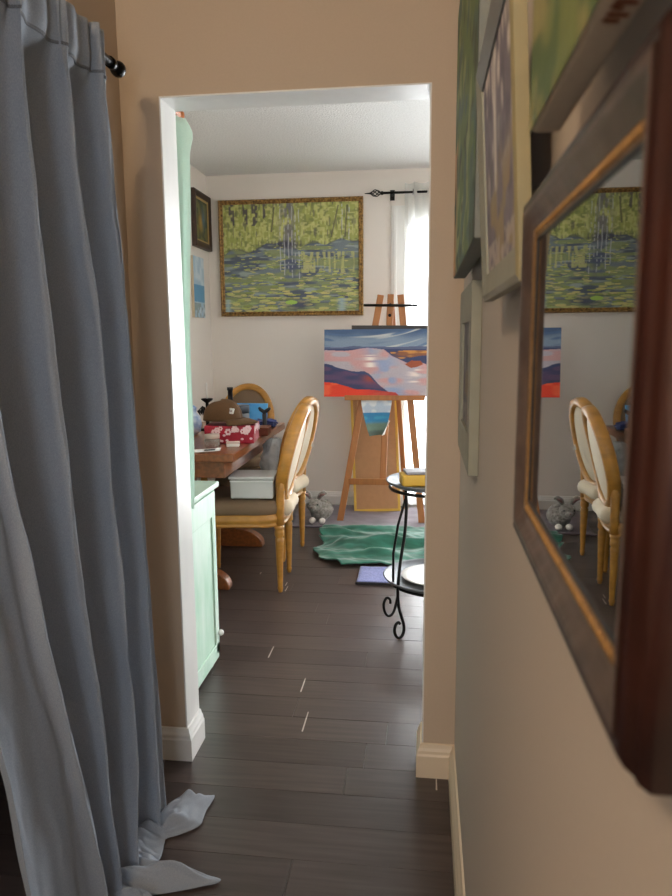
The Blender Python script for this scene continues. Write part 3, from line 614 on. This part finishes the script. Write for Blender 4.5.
# ------------------------------------------------------------------ chairs (front towards local -X)
def leg_prof(h): return [(.010, 0), (.012, .012), (.015, .022), (.012, .03), (.013, .04), (.021, h-.085), (.022, h-.07), (.017, h-.062), (.024, h-.052), (.024, h-.03), (.021, h-.022), (.026, h-.015), (.026, h)]
def oval(t_, a, b_): return a*math.sin(t_), b_*math.cos(t_)
zc_, ra, rb = .678, .178, .226
def bp(yv, zv):                       # point on the leaning back plane, slight hollow
    return Vector((.205+.125*(max(0, zv-.45)/.49)**1.5, yv, zv))
bn = Vector((1, 0, -.255)).normalized()
def make_chair(label, group):
    t = thing('dining_chair', label, 'chair', group=group)
    out = []
    for i in range(40):
        a = 2*math.pi*i/40; c, s = math.cos(a), math.sin(a); e = .55
        x = (abs(c)**e)*(1 if c > 0 else -1)*.235; yy = (abs(s)**e)*(1 if s > 0 else -1)*(.205 if x > 0 else .205+.03*min(1, -x/.2)); out.append((x, yy))
    def rim(k, z): return [(x*k, y_*k, z) for x, y_ in out]
    def stack(levels, nm, mm):
        b = MB(); n = len(out); vs = []; fs = []
        for k, z in levels: vs += rim(k, z)
        for i in range(len(levels)-1):
            for j in range(n): fs.append((i*n+j, i*n+(j+1) % n, (i+1)*n+(j+1) % n, (i+1)*n+j))
        fs += [tuple(range(n))[::-1], tuple((len(levels)-1)*n+j for j in range(n))]
        b.add(vs, fs); return b.build(nm, mm, t, smooth=True)
    stack([(.93, .338), (.97, .340), (.985, .350), (.965, .355), (.985, .362), (1.0, .372), (1.0, .388), (.97, .392), (.97, .402), (.94, .402)], 'seat_rail', M['gold'])
    stack([(.955, .400), (.985, .412), (1.0, .43), (.99, .448), (.93, .463), (.75, .472), (.4, .476), (.05, .477)], 'seat', M['olive_f'])
    # linen band along the rear of the seat
    for x, yy in ((-.20, -.195), (-.20, .195), (.20, -.151), (.20, .151)):
        b = MB(); b.lathe(leg_prof(.345), (x, yy, 0), 14); b.build('leg', M['gold'], t, smooth=True)
    b = MB(); ring = []
    n = 56; prof_ = [(-.020, -.026), (-.022, -.012), (-.017, 0), (-.022, .012), (-.020, .026), (-.008, .031), (.008, .031), (.020, .024), (.024, 0), (.020, -.024), (.008, -.031), (-.008, -.031)]
    vs = []; k = len(prof_)
    for i in range(n):
        a = 2*math.pi*i/n; dy, dz = oval(a, 1, 1)
        for d, p in prof_:
            yy, zz = (ra+d)*dy, zc_+(rb+d)*dz; vs.append(bp(yy, zz)+bn*p)
    b.add(vs, [(i*k+j, i*k+(j+1) % k, ((i+1) % n)*k+(j+1) % k, ((i+1) % n)*k+j) for i in range(n) for j in range(k)])
    b.build('back_frame', M['gold'], t, smooth=True)
    for s in (-1, 1):                 # uprights from the seat to the oval
        b = MB(); P = [Vector((.205, s*.151, .345)), Vector((.207, s*.153, .43)), bp(s*.157, .52), bp(s*.165, .60)]
        b.tube(P, [.022, .021, .020, .014], 12); b.build('upright', M['gold'], t, smooth=True)
    for nm, sg, mm in (('rear_pad', 1, M['cream_f']), ('front_pad', -1, M['olive_f'])):
        b = MB(); vs = []; rows = 9; nn = 40
        for i in range(rows):
            q = 1-i/(rows-1)*.97; hgt = (.012 if sg > 0 else .014)+.026*(1-q**3)
            for j in range(nn):
                a = 2*math.pi*j/nn; vs.append(bp((ra-.017)*q*math.sin(a), zc_+(rb-.017)*q*math.cos(a))+bn*sg*hgt)
        fs = [(i*nn+j, i*nn+(j+1) % nn, (i+1)*nn+(j+1) % nn, (i+1)*nn+j) for i in range(rows-1) for j in range(nn)]+[tuple((rows-1)*nn+j for j in range(nn))]
        b.add(vs, fs); b.build(nm, mm, t, smooth=True)
    b = MB(); b.tube([(.222, -.135+.27*i/12, .418+.003*math.sin(i)) for i in range(13)], [.02]+[.042]*11+[.02], 12)
    b.build('rear_roll', M['cream_f'], t, smooth=True)
    return t
ch1 = make_chair('golden oval back chair nearest the doorway with plastic box on its seat', 'oval back chairs at the table')
ch2 = copy_tree(ch1); ch3 = copy_tree(ch1)
ch1.location = (-.903, 3.425, 0); ch1.rotation_euler.z = math.radians(2.5)
ch2.location = (-.945, 3.951, 0); ch2.rotation_euler.z = math.radians(-11)
ch2['label'] = 'second golden oval back chair, behind the first, near the toy rabbit'
ch3.location = (-1.27, 4.70, 0); ch3.rotation_euler.z = math.radians(90)
ch3['label'] = 'golden oval back chair facing the camera at far end of table'

# ------------------------------------------------------------------ trestle table
t = thing('trestle_table', 'reddish brown wooden trestle table crowded with things', 'table')
TX0, TX1, TY0, TY1, TZ = -1.52, -.845, 3.02, 4.22, .74
b = MB(); b.box(TX0, TY0, TZ-.042, TX1, TY1, TZ); b.build('tabletop', M['table'], t, bevel=.008, seg=3)
b = MB(); b.box(TX0+.06, TY0+.06, TZ-.125, TX1-.06, TY1-.06, TZ-.042); b.build('apron', M['table'], t, bevel=.004)
for yy in (3.31, 4.05):
    b = MB(); cx = (TX0+TX1)/2
    pts = [(cx+.235, 0), (cx+.235, .045)]+[(cx+.235-.14*math.sin(a*math.pi/16)-.0, .045+.05*(1-math.cos(a*math.pi/16))+.0) for a in range(1, 9)]
    pts = [(cx-.225, 0), (cx+.225, 0)]+[(cx+.05+.175*math.cos(a*math.pi/20), .012+.098*math.sin(a*math.pi/20)) for a in range(0, 11)]+[(cx-.05-.175*math.cos(a*math.pi/20), .012+.098*math.sin(a*math.pi/20)) for a in range(10, -1, -1)]
    b.prism(pts, 1, yy-.035, yy+.035); b.build('foot', M['table'], t, bevel=.006)
    b = MB(); b.box(cx-.06, yy-.025, .10, cx+.06, yy+.025, TZ-.12); b.build('trestle_post', M['table'], t, bevel=.006)
b = MB(); b.box((TX0+TX1)/2-.015, 3.33, .28, (TX0+TX1)/2+.015, 4.03, .36); b.build('stretcher_bar', M['table'], t, bevel=.004)

# ------------------------------------------------------------------ things on the table
Z = TZ+.0005
t = thing('gift_box', 'red box with white flower print under the brown cap', 'box', (-.955, 3.42, Z), math.radians(6))
b = MB(); b.box(-.12, -.10, 0, .12, .10, .058); b.build('box_base', M['red'], t, bevel=.003)
b = MB(); b.box(-.123, -.103, .046, .123, .103, .088); b.build('box_lid', M['red'], t, bevel=.004)
rf = random.Random(4); b = MB()
def flower(cx, cz, side, r):
    for k in range(6):
        a = k*math.pi/3
        for rr_, n0 in ((r, .0),):
            px, pz = cx+math.cos(a)*r*.62, cz+math.sin(a)*r*.62
            if side == 0: b.ball((px, -.1035, pz), r*.36, .0008, r*.36, 8, 4)
            else: b.ball((.1235, px, pz), .0008, r*.36, r*.36, 8, 4)
for i in range(16): flower(-.11+.22*rf.random(), .056+.024*rf.random(), 0, .012+.007*rf.random())
for i in range(14): flower(-.09+.18*rf.random(), .056+.024*rf.random(), 1, .012+.007*rf.random())
for i in range(8): b.ball((-.11+.22*rf.random(), -.1008, .012+.03*rf.random()), .008, .0007, .006, 8, 4)
b.build('flower_print', M['floral'], t, smooth=True)
# cap
t = thing('baseball_cap', 'brown baseball cap with white label resting on the red box', 'cap', (-1.0, 3.40, Z+.108), math.radians(-8))
b = MB()
def dome(u, v):
    a = 2*math.pi*u; q = v*math.pi/2; r = math.cos(q)**.7 if v < .999 else .001
    return (.098*r*math.cos(a)*(1.05 if math.cos(a) > 0 else 1), .085*r*math.sin(a), .10*math.sin(q)*(1+.06*math.cos(a)))
b.grid(dome, 36, 12); b.build('crown', M['cap'], t, smooth=True, solid=.002)
b = MB()
def brim(u, v):
    a = (u-.5)*2.3; rx = .098+.085*v*math.cos(a*.72); return (rx*math.cos(a)*1.03, (.085+.012*v)*math.sin(a)*1.02, .008-.028*v*v-.014*abs(math.sin(a))**2*v+.012*v)
b.grid(brim, 24, 8); b.build('brim', M['cap'], t, smooth=True, solid=.003)
b = MB(); b.ball((0, 0, .101), .006, .006, .004, 10, 5); b.build('button', M['cap'], t, smooth=True)
b = MB()
lx = Matrix.Translation((.074, -.058, .052)) @ Matrix.Rotation(math.radians(-32), 4, 'Z') @ Matrix.Rotation(math.radians(-20), 4, 'X')
b.box(-.022, -.004, -.014, .022, .002, .014); lab = b.build('label_patch', M['white_p'], t, bevel=.002, xf=lx)
b = MB()
for k in range(4): b.box(-.012+.007*k, -.0047, -.005, -.008+.007*k, -.0041, .005-.003*(k % 2))
b.build('label_print', M['rust'], lab, xf=lx)
# jar in front, left
t = thing('glass_jar', 'squat clear glass jar with pale lid in front of brown cap', 'jar', (-1.0, 3.215, Z))
b = MB(); b.lathe([(.034, 0), (.038, .004), (.038, .036), (.032, .042)], n=24); b.build('body', M['jarglass'], t, smooth=True)
b = MB(); b.lathe([(.034, .042), (.036, .044), (.036, .058), (.033, .061)], n=24); b.build('lid', mat('pale_pink_lid', '#b9a79c', .5), t, smooth=True)
t = thing('small_box', 'small flat whitish box at the edge of the table', 'box', (-.905, 3.24, Z), math.radians(10))
b = MB(); b.box(-.03, -.018, 0, .03, .018, .02); b.build('body', M['white_p'], t, bevel=.002)
b = MB(); b.box(-.031, -.019, .014, .031, .019, .023); b.build('lid', mat('cream_lid', '#d8c3b8', .6), t, bevel=.002)
t = thing('paper_sheet', 'white leaflet with dark print lying on near table end', 'paper', (-1.0, 3.09, Z), math.radians(14))
b = MB(); b.grid(lambda u, v: (-.075+.15*u, -.045+.09*v, .001+.006*u*u), 12, 6); b.build('sheet', M['white_p'], t, smooth=True, solid=.0006)
b = MB(); b.grid(lambda u, v: (.0+.05*u, -.03+.05*v, .0025+.006*(.5+.33*u)**2), 6, 6); b.build('print_block', M['ink'], t)
# candle holder with dark leaves and a candle stub spike
t = thing('candle_holder', 'dark metal candle holder with pale taper at left of table', 'candle holder', (-1.21, 3.82, Z))
b = MB(); b.lathe([(.045, 0), (.046, .008), (.02, .014), (.010, .03), (.010, .08), (.018, .09), (.009, .1), (.009, .155), (.03, .17), (.034, .176), (.03, .180), (.008, .180)], n=20); b.build('stem', M['blackmetal'], t, smooth=True)
b = MB()
for k in range(7):
    a = k*2*math.pi/7; b.tube([(.01*math.cos(a), .01*math.sin(a), .10), (.035*math.cos(a), .035*math.sin(a), .13), (.05*math.cos(a), .05*math.sin(a), .10+.01*(k % 3)), (.04*math.cos(a), .04*math.sin(a), .085)], [.003, .007, .008, .002], 6)
b.build('leaf_ring', M['blackmetal'], t, smooth=True)
b = MB(); b.lathe([(.005, .18), (.005, .26), (.002, .268)], n=10); b.build('taper', M['white_p'], t, smooth=True)
t = thing('candlestick', 'short black candlestick standing behind the brown cap', 'candlestick', (-1.145, 4.07, Z))
b = MB(); b.lathe([(.04, 0), (.04, .01), (.015, .02), (.012, .08), (.03, .092), (.03, .10), (.014, .105), (.016, .15), (.014, .205), (.018, .208), (.018, .225), (.01, .225)], n=18); b.build('stem', M['blackplastic'], t, smooth=True)
t = thing('blue_board', 'bright blue painted board standing at far end of table', 'board', (-1.06, 4.12, Z))
b = MB(); b.hexa([(-.22, 0, 0), (.12, 0, 0), (.12, .012, 0), (-.22, .012, 0), (-.22, .05, .12), (.12, .05, .12), (.12, .062, .12), (-.22, .062, .12)]); b.build('panel', M['blue'], t, bevel=.002)
t = thing('paint_jar', 'grey jar with dark lid and label before the blue board', 'jar', (-1.05, 3.98, Z))
b = MB(); b.lathe([(.038, 0), (.041, .004), (.041, .075), (.036, .082)], n=24); b.build('body', M['jar'], t, smooth=True)
b = MB(); b.lathe([(.040, .082), (.042, .084), (.042, .125), (.039, .128)], n=24); b.build('lid', mat('slate_lid', '#4b5560', .4), t, smooth=True)
b = MB(); b.box(-.022, -.0422, .02, .004, -.0405, .05); b.build('label_print', M['ink'], t)
t = thing('table_clamp', 'black plastic clamp with forked head near the table edge', 'clamp', (-.895, 3.88, Z))
b = MB(); b.lathe([(.018, 0), (.018, .01), (.013, .016), (.013, .085), (.010, .09)], n=14); b.build('post', M['blackplastic'], t, smooth=True)
b = MB(); b.tube([(-.032, 0, .125), (-.022, 0, .112), (0, 0, .098), (.022, 0, .112), (.034, 0, .122)], [.007, .011, .013, .011, .007], 10); b.tube([(.0, 0, .085), (.0, 0, .10)], .012, 10); b.build('fork', M['blackplastic'], t, smooth=True)
t = thing('folded_cloth', 'folded blue and lilac cloth at right edge of table', 'cloth', (-.915, 4.0, Z))
b = MB()
for k in range(3): b.grid(lambda u, v, k=k: (-.055+.11*u+.004*math.sin(k*3+v*5), -.06+.12*v, .006+.014*k+.004*math.sin(u*9+k)+.004*math.sin(v*11)), 14, 10)
b.build('cloth', M['navy'], t, smooth=True, solid=.009)
t = thing('wooden_box', 'small reddish brown wooden box at right edge of table', 'box', (-.865, 3.66, Z), math.radians(4))
b = MB(); b.box(-.03, -.06, 0, .045, .06, .034); b.build('body', M['rust'], t, bevel=.003)
b = MB(); b.box(-.032, -.062, .034, .047, .062, .044); b.build('lid', M['rust'], t, bevel=.003)
t = thing('ginger_jar', 'blue and white vase at the left behind the mint cloth', 'vase', (-1.24, 3.62, Z))
b = MB(); b.lathe([(.03, 0), (.05, .02), (.058, .06), (.05, .10), (.03, .12), (.032, .135), (.034, .14)], n=24); b.build('body', M['bluewhite'], t, smooth=True)
b = MB(); b.lathe([(.034, .14), (.036, .146), (.02, .158), (.006, .165), (.008, .172), (.003, .178)], n=20); b.build('lid', M['bluewhite'], t, smooth=True)
# plastic boxes and bags on the chair seats
t = thing('storage_box', 'clear plastic storage box with lid on the nearest chair seat', 'storage box', (-.83, 3.34, .4785), math.radians(4))
b = MB(); b.box(-.105, -.085, 0, .105, .085, .098); b.build('tub', M['clear'], t, bevel=.008)
b = MB(); b.box(-.112, -.092, .098, .112, .092, .112); b.build('lid', M['clear2'], t, bevel=.004)
b = MB()
b.box(-.1062, -.0862, .084, .1062, .0862, .090)
b.build('rib_lines', M['clear2'], t)
t = thing('plastic_bag', 'crumpled clear plastic bag standing on the second chair seat', 'plastic bag', (-.83, 3.83, .4785))
b = MB()
def bagf(u, v):
    a = 2*math.pi*u; q = v; r = .084*(1-.25*q)*(abs(math.sin(math.pi*min(.98, .12+.86*q)))**.35)
    n = .022*mnoise.noise((math.cos(a)*3, math.sin(a)*3, q*5)); return ((r+n)*math.cos(a)*1.0, (r+n)*math.sin(a)*.9, .215*q+.004)
b.grid(bagf, 40, 18); b.build('bag', M['bag'], t, smooth=True)
b = MB(); b.box(-.04, -.04, .012, .035, .035, .12); b.build('contents', M['bluewhite'], t, bevel=.01)
t = thing('paper_tag', 'white paper tag dangling behind the second chair back', 'tag', (-.045, 0, -.03))
b = MB(); b.add([(-.628, 4.065, .745), (-.595, 4.06, .645), (-.630, 4.06, .650), (-.629, 4.064, .745), (-.594, 4.059, .644), (-.629, 4.059, .649)], [(0, 1, 2), (5, 4, 3), (0, 3, 4, 1), (1, 4, 5, 2), (2, 5, 3, 0)]); b.build('paper', M['white_p'], t)

# ------------------------------------------------------------------ easel and what it holds
t = thing('easel', 'brown wooden studio easel holding the sunset painting by the window', 'easel', (0, 0, 0))
ey = lambda z: 4.655+.10*z           # front plane leans back
b = MB(); b.beam((-.560, 4.66, .004), (-.292, ey(1.535), 1.535), .044, .022); b.build('leg', M['easel'], t, bevel=.003)
b = MB(); b.beam((.0, 4.66, .004), (-.160, ey(1.535), 1.535), .044, .022); b.build('leg', M['easel'], t, bevel=.003)
b = MB(); b.beam((-.115, 5.03, .004), (-.222, ey(1.50)+.05, 1.50), .034, .022); b.build('rear_leg', M['easel'], t, bevel=.003)
b = MB(); b.beam((-.270, ey(.26)+.022, .26), (-.226, ey(1.54)+.022, 1.54), .044, .020); b.build('mast', M['easel'], t, bevel=.003)
b = MB(); b.beam((-.49, ey(.28)-.016, .285), (.045, ey(.28)-.016, .285), .042, .02, (0, 0, 1)) if False else b.box(-.50, ey(.28)-.024, .262, -.035, ey(.28)-.012, .305); b.build('cross_bar', M['easel'], t, bevel=.003)
b = MB(); b.box(-.525, ey(.86)-.075, .838, .012, ey(.86)-.012, .858); b.box(-.525, ey(.86)-.080, .838, .012, ey(.86)-.073, .872); b.build('ledge', M['easel'], t, bevel=.003)
b = MB(); b.tube([(-.405, ey(1.46)-.020, 1.468), (-.045, ey(1.46)-.020, 1.462)], .009, 10); b.build('clamp_bar', M['blackmetal'], t, smooth=True)
for z in (.75, 1.47, 1.40):
    b = MB(); b.tube([(-.226-.035*(1.54-z), ey(z)+.004, z), (-.226-.035*(1.54-z), ey(z)+.014, z)], .011, 10)
    b.build('bolt', M['blackmetal'], t, smooth=True)
t = thing('backing_board', 'thin black board behind the sunset painting on the easel', 'board')
b = MB(); b.hexa([(-.485, ey(.89)-.026, .885), (.03, ey(.89)-.026, .885), (.03, ey(.89)-.018, .885), (-.485, ey(.89)-.018, .885), (-.485, ey(1.33)-.026, 1.335), (.03, ey(1.33)-.026, 1.33), (.03, ey(1.33)-.018, 1.33), (-.485, ey(1.33)-.018, 1.335)]); b.build('board', M['blackplastic'], t)
t = thing('canvas_painting', 'canvas of a red and blue sunset coast standing on the easel', 'canvas painting')
up = Vector((0, .10, 1)).normalized(); nrm = Vector((1, 0, 0)).cross(up); o0 = Vector((-.668, ey(.8585)-.072, .874 if False else .8595))
o0.z = .8595; o0.y = ey(.8595)-.046
X = hang(o0, (1, 0, 0), up, nrm)
b = MB(); b.box(0, 0, -.018, .693, .451, 0); b.build('stretcher', mat('painted_edge', '#4a3a4e', .6), t, bevel=.002, xf=X)
art('painted_face', sunset, X @ Vector((0, 0, .0006)), (1, 0, 0), up, .693, .451, 240, 170, M['art'], t)
t = thing('paper_painting', 'small blue beach painting on curling paper hung below easel ledge', 'paper painting')
def pp(s, v):
    wd = .103*(1-.50*(1-v)**1.4); return Vector((-.312+(s-.5)*2*wd+.004*(1-v), ey(.72)-.045-.02*(s-.5)**2*4*(1-v)+.012*(1-v), .600+.238*v+.012*(1-v)*(s-.5)))
b = MB(); b.grid(pp, 40, 50); ob = b.build('painted_face', M['art'], t, smooth=True)
u, v = np.meshgrid(np.linspace(0, 1, 41), np.linspace(0, 1, 51)); col = beach(u, v).reshape(-1, 3)
ob.data.color_attributes.new('pigment', 'FLOAT_COLOR', 'POINT').data.foreach_set('color', np.concatenate([col, np.ones((len(col), 1))], 1).astype(np.float32).ravel())
b = MB(); b.grid(lambda s, v: pp(s, v)+Vector((0, .0015, 0)), 40, 50); b.build('paper_back', M['white_p'], t, smooth=True)
b = MB(); b.grid(lambda s, v: pp(1, v*.42)+Vector((-.030*s*(1-v)+.012*s*s, -.018*math.sin(s*1.6), -.006*s*(1-v))), 8, 10); b.build('curled_corner', M['white_p'], t, smooth=True, solid=.0008)
t = thing('panel_board', 'tan board edged with yellow tape leaning on wall behind the easel', 'board')
up = Vector((.0, .13, 1)).normalized(); X = hang((-.488, 4.935, .002), (1, 0, 0), up, Vector((1, 0, 0)).cross(up)) @ Matrix.Rotation(.045, 4, 'Z')
W, H = .335, 1.10
b = MB(); b.box(.016, .016, -.012, W-.016, H-.016, 0); b.build('panel', M['card'], t, xf=X)
for nm, q in (('tape', (0, 0, W, .018)), ('tape', (0, H-.018, W, H)), ('tape', (0, .018, .018, H-.018)), ('tape', (W-.018, .018, W, H-.018))):
    b = MB(); b.box(q[0], q[1], -.0135, q[2], q[3], .0015); b.build(nm, M['yellow'], t, xf=X, bevel=.001)

# ------------------------------------------------------------------ floor cloths
def slab(name, label, cat, fn, nu, nv, m_, th):
    b = MB(); b.grid(fn, nu, nv); o = b.build(name, m_, None, smooth=True, solid=th); tag(o, label, cat); return o
slab('floor_blanket', 'mauve grey blanket spread flat under the easel', 'blanket', lambda u, v: (-.90+1.5*u+.02*math.sin(v*7), 4.46+.62*v+.02*math.sin(u*11), .007+.003*mnoise.noise((u*9, v*6, 2))), 60, 30, M['purple'], .006)
def thr(u, v):
    l = float(np.interp(v, [0, .08, .27, .45, .7, 1], [-.44, -.53, -.635, -.60, -.63, -.65]))+.012*math.sin(v*31)
    x = l+(.42-l)*u; y0 = 3.70+.025*math.sin(u*9)
    yy = y0+(4.49-y0)*v
    w_ = .5+.5*math.sin(v*26+2.2*math.sin(u*5)+3*mnoise.noise((u*3, v*3, 4)))
    return (x+.008*math.sin(v*40), yy, 0.014+.060*w_**2.4*(.6+.7*mnoise.noise((u*4, v*5, 7)))*(1-.75*abs(2*v-1)**4)+.006*mnoise.noise((u*22, v*22, 1)))
slab('velvet_throw', 'rumpled dark green velvet throw lying on floor before the easel', 'throw', thr, 90, 110, M['green'], .007)
t = thing('bath_mat', 'thin periwinkle blue mat at front edge of green throw', 'mat')
b = MB(); b.grid(lambda u, v: (-.330+.75*u, 3.435+.245*v, .010+.0015*mnoise.noise((u*20, v*12, 3))), 40, 20); b.build('pile', M['peri'], t, smooth=True, solid=.010)
b = MB(); b.box(-.335, 3.424, .001, .41, 3.436, .014); b.build('binding', M['dkhem'], t, bevel=.003)

# ------------------------------------------------------------------ toy rabbit
t = thing('toy_rabbit', 'fluffy grey toy rabbit sitting by the back wall', 'toy rabbit', (-.705, 4.63, .012), math.radians(-6))
b = MB(); b.ball((.015, .02, .075), .082, .085, .075, 22, 14); o = b.build('body', M['fur'], t, smooth=True)
q = o.modifiers.new('sub', 'SUBSURF'); q.levels = q.render_levels = 2
tx = bpy.data.textures.new('fluff', 'CLOUDS'); tx.noise_scale = .018; q = o.modifiers.new('d', 'DISPLACE'); q.texture = tx; q.strength = .014
b = MB(); b.ball((-.018, -.045, .118), .054, .05, .05, 20, 12); b.ball((-.018, -.088, .108), .026, .02, .02, 14, 8); h_ = b.build('head', M['fur'], t, smooth=True)
for s in (-1, 1):
    b = MB(); b.tube([(-.018+s*.024, -.035, .155), (-.018+s*.04, -.03, .185), (-.018+s*.066, -.03, .205), (-.018+s*.088, -.035, .200)], [.010, .019, .017, .005], 10); e_ = b.build('ear', M['fur'], t, smooth=True)
    b = MB(); b.tube([(-.018+s*.034, -.044, .172), (-.018+s*.05, -.048, .192), (-.018+s*.075, -.048, .199)], [.004, .010, .004], 8); b.build('inner_ear', M['pinkear'], e_, smooth=True)
    b = MB(); b.ball((-.018+s*.032, -.082, .130), .007, .006, .007, 10, 6); b.build('eye', M['eye'], t, smooth=True)
    b = MB(); b.ball((.012+s*.034, -.085, .022), .023, .03, .021, 14, 8); b.build('paw', M['furw'], t, smooth=True)
b = MB(); b.ball((-.018, -.106, .114), .006, .005, .005, 8, 6); b.build('nose', M['pinkear'], t, smooth=True)

# ------------------------------------------------------------------ iron stand
SX, SY = .055, 2.90
t = thing('iron_stand', 'two tier black scrolled iron stand with silver trays beside doorway', 'plant stand', (SX, SY, 0))
def tray(z, r, nm):
    b = MB(); b.lathe([(.02, z), (r-.03, z), (r-.008, z+.012), (r, z+.018), (r+.003, z+.015), (r-.004, z+.006), (r-.028, z-.006), (.02, z-.006)], n=48); return b.build(nm, M['steel'], t, smooth=True)
tray(.648, .205, 'upper_tray'); tray(.235, .215, 'lower_tray')
b = MB(); b.tube([(.19*math.cos(a*math.pi/20), .19*math.sin(a*math.pi/20), .632) for a in range(40)], .007, 8, closed=True); b.build('upper_hoop', M['blackmetal'], t, smooth=True)
b = MB(); b.tube([(.185*math.cos(a*math.pi/20), .185*math.sin(a*math.pi/20), .222) for a in range(40)], .006, 8, closed=True); b.build('lower_hoop', M['blackmetal'], t, smooth=True)
for ang in (192, 252, 312, 12, 72, 132):
    ca, sa = math.cos(math.radians(ang)), math.sin(math.radians(ang))
    if ang not in (252, 132, 12): continue
for ang in (218, 338, 98):
    ca, sa = math.cos(math.radians(ang)), math.sin(math.radians(ang)); P = []
    for r, z in ((.155, .64), (.15, .56), (.158, .45), (.178, .34), (.190, .23), (.186, .15), (.172, .10), (.160, .065), (.158, .035), (.168, .012), (.186, .008), (.200, .022), (.206, .045), (.200, .068), (.186, .076), (.178, .066)): P.append((r*ca, r*sa, z))
    # smooth resample
    Q = []
    for i in range(len(P)-1):
        p0, p1, p2, p3 = [Vector(P[min(max(j, 0), len(P)-1)]) for j in (i-1, i, i+1, i+2)]
        for k in range(5):
            f = k/5; Q.append(.5*((2*p1)+(p2-p0)*f+(2*p0-5*p1+4*p2-p3)*f*f+(3*p1-p0-3*p2+p3)*f**3))
    b = MB(); b.tube(Q, .0068, 8); b.build('leg', M['blackmetal'], t, smooth=True)
    ca2, sa2 = math.cos(math.radians(ang-16)), math.sin(math.radians(ang-16)); P = []
    b = MB(); P = [(.155*ca, .155*sa, .60), (.165*ca2, .165*sa2, .48), (.185*ca2, .185*sa2, .36), (.185*ca2, .185*sa2, .228)]
    b.tube(P, .0055, 8)
    sc = [(.188*ca-.0, .188*sa, .20), (.21*ca, .21*sa, .13), (.235*ca, .235*sa, .115), (.255*ca, .255*sa, .135), (.262*ca, .262*sa, .17), (.248*ca, .248*sa, .195), (.23*ca, .23*sa, .185), (.228*ca, .228*sa, .165)]
    Q = []
    for i in range(len(sc)-1):
        p0, p1, p2, p3 = [Vector(sc[min(max(j, 0), len(sc)-1)]) for j in (i-1, i, i+1, i+2)]
        for k in range(5):
            f = k/5; Q.append(.5*((2*p1)+(p2-p0)*f+(2*p0-5*p1+4*p2-p3)*f*f+(3*p1-p0-3*p2+p3)*f**3))
    b.tube(Q, .0058, 8); b.build('scroll', M['blackmetal'], t, smooth=True)
t = thing('paint_tub', 'yellow oblong tub with grey lid on top tray of stand', 'tub', (SX-.045, SY-.035, .6485), math.radians(12))
b = MB(); b.box(-.10, -.045, 0, .085, .045, .05); b.build('tub', M['tub'], t, bevel=.008)
b = MB(); b.box(-.085, -.046, .05, .088, .046, .062); b.build('lid', M['lidgrey'], t, bevel=.004)
t = thing('serving_plate', 'white round plate on the lower tray of the iron stand', 'plate', (SX, SY, .2355))
b = MB(); b.lathe([(.05, 0), (.10, .002), (.138, .012), (.141, .014), (.137, .016), (.10, .007), (.02, .005)], n=48); b.build('plate', M['plate'], t, smooth=True)
